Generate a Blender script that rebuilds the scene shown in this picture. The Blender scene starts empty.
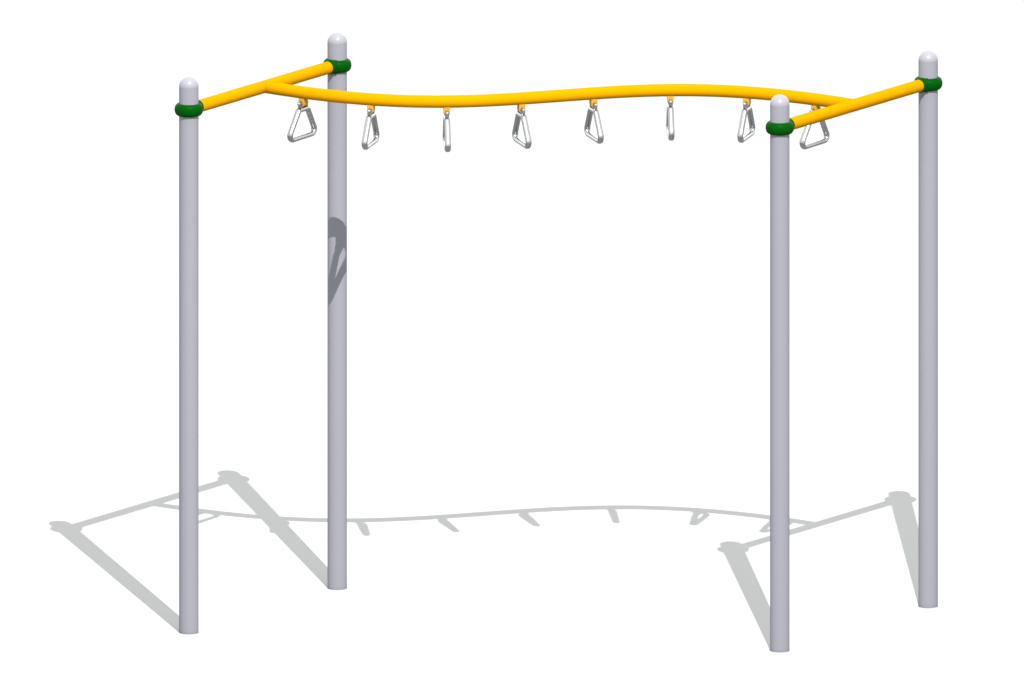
import bpy, bmesh, math
from mathutils import Vector, Matrix

scene = bpy.context.scene
COL = scene.collection
U = 0.005                     # metres per drawing unit (all shapes below are in drawing units)
PI = math.pi

# ------------------------------------------------------------------ camera
ELEV = math.radians(12.0052)
SE, CE = math.sin(ELEV), math.cos(ELEV)
target = Vector(((512 - 558.5) * U, 0.0, (618.9 - 341.5) / CE * U))
cam_data = bpy.data.cameras.new("camera")
cam_data.type = 'ORTHO'
cam_data.ortho_scale = 1024 * U
cam_data.clip_start = 0.1
cam_data.clip_end = 500
cam = bpy.data.objects.new("camera", cam_data)
COL.objects.link(cam)
cam.location = target + Vector((0, -CE, SE)) * 30
cam.rotation_euler = (PI / 2 - ELEV, 0, 0)
scene.camera = cam

# ------------------------------------------------------------------ world (even white studio surroundings)
world = bpy.data.worlds.new("World")
scene.world = world
world.use_nodes = True
bg = world.node_tree.nodes["Background"]
bg.inputs["Color"].default_value = (0.965, 1.0, 0.985, 1)
bg.inputs["Strength"].default_value = 3.65

# ------------------------------------------------------------------ key lamp (a distant studio lamp, front right)
KEY = 4.6                    # irradiance / pi on a surface facing the lamp
ld = bpy.data.lights.new("key_lamp", 'POINT')
ld.shadow_soft_size = 0.05
ld.energy = 1.0
ld.use_nodes = True
nt = ld.node_tree
em = nt.nodes["Emission"]
em.inputs["Color"].default_value = (1.0, 0.985, 0.975, 1)
fo = nt.nodes.new("ShaderNodeLightFalloff")
nt.links.new(fo.outputs["Constant"], em.inputs["Strength"])
fo.inputs["Strength"].default_value = KEY * 4 * PI * PI
lamp = bpy.data.objects.new("key_lamp", ld)
COL.objects.link(lamp)
lamp.location = Vector((586.0, -3936.9, 4702.1)) * U

vs = scene.view_settings
vs.view_transform = 'Standard'
vs.look = 'None'
vs.exposure = 0.0
vs.gamma = 1.0

# ------------------------------------------------------------------ materials
def material(name, color, rough, metallic=0.0, spec=0.5, vary=0.03, scale=40.0, coat=0.0, bump=0.0):
    m = bpy.data.materials.new(name)
    m.use_nodes = True
    n, l = m.node_tree.nodes, m.node_tree.links
    b = n["Principled BSDF"]
    b.inputs["Metallic"].default_value = metallic
    b.inputs["Specular IOR Level"].default_value = spec
    b.inputs["Coat Weight"].default_value = coat
    b.inputs["Coat Roughness"].default_value = 0.25
    tc = n.new("ShaderNodeTexCoord")
    nz = n.new("ShaderNodeTexNoise")
    nz.inputs["Scale"].default_value = scale
    nz.inputs["Detail"].default_value = 4
    l.new(tc.outputs["Object"], nz.inputs["Vector"])
    mx = n.new("ShaderNodeMix")
    mx.data_type = 'RGBA'
    l.new(nz.outputs["Fac"], mx.inputs["Factor"])
    mx.inputs["A"].default_value = tuple(c * (1 - vary) for c in color) + (1,)
    mx.inputs["B"].default_value = tuple(min(1, c * (1 + vary)) for c in color) + (1,)
    l.new(mx.outputs["Result"], b.inputs["Base Color"])
    mr = n.new("ShaderNodeMapRange")
    mr.inputs["To Min"].default_value = rough * 0.93
    mr.inputs["To Max"].default_value = min(1, rough * 1.07)
    l.new(nz.outputs["Fac"], mr.inputs["Value"])
    l.new(mr.outputs["Result"], b.inputs["Roughness"])
    if bump:
        bp = n.new("ShaderNodeBump")
        bp.inputs["Strength"].default_value = bump
        bp.inputs["Distance"].default_value = 0.001
        l.new(nz.outputs["Fac"], bp.inputs["Height"])
        l.new(bp.outputs["Normal"], b.inputs["Normal"])
    return m

M_GROUND = material("pale_floor", (0.17, 0.17, 0.17), 0.9, spec=0.0, vary=0.004, scale=0.6)
M_POST = material("grey_powder_coat", (0.0915, 0.0912, 0.1045), 0.36, spec=0.0, vary=0.015, scale=120)
M_CAP = material("grey_dome_lit", (0.100, 0.0998, 0.113), 0.36, spec=0.12, vary=0.015, scale=120)  # post grey made slightly lighter: light caught by the domes, put into the colour
M_YELLOW = material("yellow_powder_coat", (0.2, 0.089, 0.0002), 0.45, spec=0.0, vary=0.015, scale=120)
M_LUG = material("pale_yellow_paint", (0.2, 0.105, 0.012), 0.45, spec=0.02, vary=0.015, scale=120)
M_GREEN = material("green_plastic", (0.0001, 0.0215, 0.0006), 0.40, spec=0.008, vary=0.03, scale=120)
M_METAL = material("polished_steel", (0.18, 0.18, 0.183), 0.24, metallic=1.0, spec=0.5, vary=0.02, scale=150)
M_BOLT = material("zinc_bolt", (0.12, 0.12, 0.135), 0.45, metallic=0.5, vary=0.02, scale=150)

# ------------------------------------------------------------------ helpers
def link(name, me, parent=None):
    o = bpy.data.objects.new(name, me)
    COL.objects.link(o)
    if parent:
        o.parent = parent
    return o

def finish(name, bm, mat, parent=None, loc=(0, 0, 0), sharp=38):
    bmesh.ops.recalc_face_normals(bm, faces=bm.faces)
    for f in bm.faces:
        f.smooth = True
    bmesh.ops.scale(bm, vec=(U, U, U), verts=bm.verts)
    me = bpy.data.meshes.new(name)
    bm.to_mesh(me)
    bm.free()
    me.set_sharp_from_angle(angle=math.radians(sharp))
    me.materials.append(mat)
    o = link(name, me, parent)
    o.location = Vector(loc) * U
    return o

def lathe(bm, prof, seg=48, frame=Matrix.Identity(4)):
    """revolve (r, z) pairs about z; r = 0 closes the end"""
    rings = []
    for r, z in prof:
        if r < 1e-6:
            rings.append([bm.verts.new(frame @ Vector((0, 0, z)))])
        else:
            rings.append([bm.verts.new(frame @ Vector((r * math.cos(2 * PI * k / seg), r * math.sin(2 * PI * k / seg), z)))
                          for k in range(seg)])
    for a, b in zip(rings, rings[1:]):
        for k in range(seg):
            k2 = (k + 1) % seg
            q = [a[k % len(a)], a[k2 % len(a)], b[k2 % len(b)], b[k % len(b)]]
            u = []
            for v in q:
                if v not in u:
                    u.append(v)
            if len(u) > 2:
                bm.faces.new(u)

def tube(bm, pts, r, seg=28, closed=False, up=Vector((0, 0, 1)), r2=None):
    """sweep an ellipse (r across, r2 along up) along pts"""
    r2 = r2 or r
    n = len(pts)
    rings = []
    for i, p in enumerate(pts):
        a = pts[(i - 1) % n] if closed or i > 0 else p
        b = pts[(i + 1) % n] if closed or i < n - 1 else p
        t = (b - a).normalized()
        s = t.cross(up).normalized()
        w = s.cross(t).normalized()
        rings.append([bm.verts.new(p + s * (r * math.cos(2 * PI * k / seg)) + w * (r2 * math.sin(2 * PI * k / seg)))
                      for k in range(seg)])
    pairs = list(zip(rings, rings[1:])) + ([(rings[-1], rings[0])] if closed else [])
    for A, B in pairs:
        for k in range(seg):
            bm.faces.new((A[k], A[(k + 1) % seg], B[(k + 1) % seg], B[k]))
    if not closed:
        bm.faces.new(rings[0][::-1])
        bm.faces.new(rings[-1])

def axis_frame(origin, direction):
    q = Vector(direction).to_track_quat('Z', 'Y')
    return Matrix.Translation(origin) @ q.to_matrix().to_4x4()

# ------------------------------------------------------------------ ground: one pale sheet
bm = bmesh.new()
rows = []
for y in (-60, -20, -5, 0, 5, 20, 60):
    rows.append([bm.verts.new((x / U, y / U, -0.4)) for x in (-60, -20, 0, 20, 60)])
for a, b in zip(rows, rows[1:]):
    for k in range(4):
        bm.faces.new((a[k], a[k + 1], b[k + 1], b[k]))
ground = finish("ground", bm, M_GROUND)
ground["kind"] = "structure"

# ------------------------------------------------------------------ the climbing frame
BAR_Z = 534.4
POST_R = 9.75
TOP_C = 558.1
frame = bpy.data.objects.new("monkey_bars", None)
COL.objects.link(frame)
frame["label"] = "yellow, grey and green monkey bars frame with a wavy overhead bar on four grey posts"
frame["category"] = "monkey bars"

posts = {'fl': (-369.7, -63.0), 'bl': (-221.3, 150.2), 'fr': (221.3, -150.2), 'br': (369.7, 63.0)}
partner = {'fl': 'bl', 'bl': 'fl', 'fr': 'br', 'br': 'fr'}

def post_mesh():
    bm = bmesh.new()
    lathe(bm, [(0, 2.2), (POST_R, 2.2), (POST_R, 60), (POST_R, 300), (POST_R, TOP_C - 0.3),
               (0, TOP_C - 0.3)], 64)
    return bm

def cap_mesh():
    bm = bmesh.new()
    r = POST_R - 0.01
    lathe(bm, [(0, TOP_C - 0.28), (r, TOP_C - 0.28)] +
          [(r * math.cos(a), TOP_C + r * math.sin(a)) for a in [PI / 2 * k / 20 for k in range(0, 21)]], 64)
    return bm

def foot_mesh():
    bm = bmesh.new()
    r = POST_R - 0.04
    lathe(bm, [(0, -2), (r - 0.3, -2), (r, -1.5), (r, 2.15), (0, 2.15)], 64)
    return bm

def clamp_mesh(direction):
    bm = bmesh.new()
    prof = []
    N = 28
    for k in range(N + 1):
        a = -PI / 2 + PI * k / N
        ca, sa = max(0.0, math.cos(a)), math.sin(a)
        prof.append((POST_R - 0.2 + 4.75 * ca ** 0.95, BAR_Z + math.copysign(abs(sa) ** 0.9, sa) * 6.3))
    lathe(bm, prof, 144)
    # the half that carries the crossbar is a raised saddle
    for v in bm.verts:
        h = Vector((v.co.x, v.co.y, 0))
        if h.length > POST_R + 0.3 and h.angle(direction) < math.radians(33):
            k = 1.0 + 0.9 / (h.length - POST_R + 1.2)
            v.co.x, v.co.y = (h.normalized() * (POST_R + (h.length - POST_R) * k)).xy
            v.co.z = BAR_Z + (v.co.z - BAR_Z) * 1.13
    # socket that takes the end of the crossbar
    old = set(bm.verts)
    lathe(bm, [(0, 7), (7.1, 7), (7.1, 16.0), (6.8, 16.6), (6.35, 16.6), (6.35, 14), (0, 14)], 40)
    side = Vector((-direction.y, direction.x, 0))
    for v in bm.verts:
        if v not in old:
            v.co = Vector((0, 0, BAR_Z)) + side * (v.co.x * (1.0 + 0.10 * max(0.0, (17.0 - v.co.z) / 10) if math.hypot(v.co.x, v.co.y) > 6.5 else 1.0)) + Vector((0, 0, v.co.y)) + direction * v.co.z
    return bm

for key, (x, y) in posts.items():
    px, py = posts[partner[key]]
    d = Vector((px - x, py - y, 0)).normalized()
    p = finish("post", post_mesh(), M_POST, frame, (x, y, 0))
    finish("post_cap", cap_mesh(), M_CAP, p)
    finish("foot_cap", foot_mesh(), M_POST, p)
    finish("collar_clamp", clamp_mesh(d), M_GREEN, p)

for a, b in (('fl', 'bl'), ('fr', 'br')):
    A, B = Vector(posts[a] + (BAR_Z,)), Vector(posts[b] + (BAR_Z,))
    d = (B - A).normalized()
    A, B = A + d * 14.5, B - d * 14.5
    bm = bmesh.new()
    tube(bm, [A.lerp(B, k / 12) for k in range(13)], 6.3, 40)
    finish("crossbar", bm, M_YELLOW, frame)

# wavy overhead bar: its plan is an S (fitted to the photograph)
PLAN = [1.5, 35.0702, 0.0, -9.009, 0.0, 0.5122, 0.0, -0.016]
def plan(x):
    return sum(c * (x / 100) ** i for i, c in enumerate(PLAN))
xs = [-295.5 + 591 * k / 120 for k in range(121)]
bar_pts = [Vector((x, plan(x), BAR_Z)) for x in xs]
BAR_R = 6.25
bm = bmesh.new()
tube(bm, bar_pts, BAR_R, 40)
bar = finish("overhead_bar", bm, M_YELLOW, frame)

# ------------------------------------------------------------------ triangle handles
def triangle_path(top_w, bot_w, h, rt, rb):
    """rounded truncated triangle in the local X/Z plane, top at z = 0"""
    corners = [(-top_w / 2, 0, rt), (top_w / 2, 0, rt), (bot_w / 2, -h, rb), (-bot_w / 2, -h, rb)]
    pts = []
    n = len(corners)
    for i in range(n):
        p = Vector(corners[i][:2]); r = corners[i][2]
        a = (Vector(corners[i - 1][:2]) - p).normalized()
        b = (Vector(corners[(i + 1) % n][:2]) - p).normalized()
        half = a.angle(b) / 2
        t = r / math.tan(half)
        c = p + (a + b).normalized() * (r / math.sin(half))
        s, e = p + a * t - c, p + b * t - c
        ang = s.angle(e)
        a0 = math.atan2(s.y, s.x)
        cr = s.x * e.y - s.y * e.x
        sg = 1 if cr > 0 else -1
        for k in range(9):
            q = a0 + sg * ang * k / 8
            pts.append(Vector((c.x + r * math.cos(q), 0, c.y + r * math.sin(q))))
    # add points on the long straight runs so the sweep stays even
    out = []
    for i, p in enumerate(pts):
        q = pts[(i + 1) % len(pts)]
        out.append(p)
        L = (q - p).length
        m = int(L // 3)
        for k in range(1, m):
            out.append(p.lerp(q, k / m))
    return out

def tube_planar(bm, pts, r_in, r_out, seg=24):
    """closed sweep of a path lying in the X/Z plane; r_in in the plane, r_out along Y"""
    n = len(pts)
    Y = Vector((0, 1, 0))
    rings = []
    for i, p in enumerate(pts):
        t = (pts[(i + 1) % n] - pts[i - 1]).normalized()
        s = t.cross(Y).normalized()
        ring = []
        for k in range(seg):
            c, q = math.cos(2 * PI * k / seg), math.sin(2 * PI * k / seg)
            c = math.copysign(abs(c) ** 0.95, c); q = math.copysign(abs(q) ** 0.95, q)
            ring.append(bm.verts.new(p + s * (r_in * c) + Y * (r_out * q)))
        rings.append(ring)
    for i in range(n):
        A, B = rings[i], rings[(i + 1) % n]
        for k in range(seg):
            bm.faces.new((A[k], A[(k + 1) % seg], B[(k + 1) % seg], B[k]))

def plate(bm, outline, x0, x1):
    """extrude a (y, z) outline between two x"""
    a = [bm.verts.new((x0, y, z)) for y, z in outline]
    b = [bm.verts.new((x1, y, z)) for y, z in outline]
    bm.faces.new(a); bm.faces.new(b[::-1])
    for k in range(len(a)):
        k2 = (k + 1) % len(a)
        bm.faces.new((a[k], b[k], b[k2], a[k2]))

def tongue(w, z_top, z_c, n=10):
    """flat plate outline with a round lower end"""
    return [(-w, z_top)] + [(-w * math.cos(a), z_c - w * math.sin(a)) for a in [PI * k / n for k in range(n + 1)]] + [(w, z_top)]

BOLT_Z = -10.4
TOP_Z = -17.0
def lug_mesh():
    bm = bmesh.new()
    plate(bm, tongue(3.3, -4.5, BOLT_Z - 0.8), -3.6, 3.6)
    bmesh.ops.bevel(bm, geom=[e for e in bm.edges], offset=0.25, segments=2, affect='EDGES', clamp_overlap=True)
    return bm

HANDLE_GROUP = "triangle handles hanging under the wavy yellow bar"
def make_handle(name="trapeze_handle"):
    root = bpy.data.objects.new(name, None)
    COL.objects.link(root)
    bm = bmesh.new()
    path = [p + Vector((-1.8 * min(1.0, max(0.0, -p.z / 20)), 0, TOP_Z)) for p in triangle_path(16.0, 53.5, 28.2, 2.8, 5.0)]
    tube_planar(bm, path, 2.5, 3.1)
    finish("grip", bm, M_METAL, root, sharp=60)
    for s in (-1, 1):               # the two cheeks of the shackle
        bm = bmesh.new()
        up = [(-y, 2 * (BOLT_Z - 1.2) - z) for y, z in tongue(2.2, 2 * (BOLT_Z - 1.2) - TOP_Z, BOLT_Z - 2.4)]
        plate(bm, up, s * 4.2, s * 6.2)
        bmesh.ops.bevel(bm, geom=[e for e in bm.edges], offset=0.25, segments=2, affect='EDGES', clamp_overlap=True)
        finish("shackle_plate", bm, M_METAL, root)
    bm = bmesh.new()
    fr = axis_frame(Vector((0, 0, BOLT_Z)), (-1, 0, 0))
    lathe(bm, [(0, -8.6), (1.3, -8.6), (1.6, -8.2), (1.6, -6.25), (0.9, -6.2), (0.9, 6.2), (1.7, 6.25), (1.7, 8.4), (1.4, 9.2), (0.8, 9.6), (0, 9.7)], 20, fr)
    finish("bolt", bm, M_BOLT, root)
    return root

def copy_thing(o, parent=None):
    c = o.copy()
    COL.objects.link(c)
    c.parent = parent
    for ch in list(o.children):
        copy_thing(ch, c)
    return c

HANDLES = [
    (303.0, "shiny steel triangle handle nearest the left crossbar joint, seen wide open, leftmost of the row"),
    (371.0, "half-turned steel triangle handle second from the left, just right of the rear left post"),
    (446.7, "edge-on steel triangle handle seen as a thin bar, left half of the wavy bar"),
    (521.3, "left one of the two half-turned steel triangle handles at the middle of the wavy bar"),
    (593.5, "right one of the two half-turned steel triangle handles at the middle of the wavy bar"),
    (670.3, "edge-on steel triangle handle seen as a thin bar, right half of the wavy bar"),
    (746.8, "half-turned steel triangle handle just left of the front right post"),
    (815.5, "steel triangle handle partly behind the right yellow crossbar, rightmost of the row"),
]
handle = make_handle()
lug = finish("hanger_lug", lug_mesh(), M_LUG, bar)
for i, (px, label) in enumerate(HANDLES):
    x = px - 558.5
    y = plan(x)
    slope = (plan(x + 1) - plan(x - 1)) / 2
    ang = math.atan(slope) + PI / 2 + math.radians({1: 3.0, 6: 3.0}.get(i, 0))        # handle plane stands square to the bar; local -X end points to the front
    h = handle if i == 0 else copy_thing(handle)
    g = lug if i == 0 else lug.copy()
    if i:
        COL.objects.link(g)
        g.parent = bar
    for o in (h, g):
        o.location = Vector((x, y, BAR_Z)) * U
        o.rotation_euler = (0, 0, ang)
    h["label"] = label
    h["category"] = "handle"
    h["group"] = HANDLE_GROUP
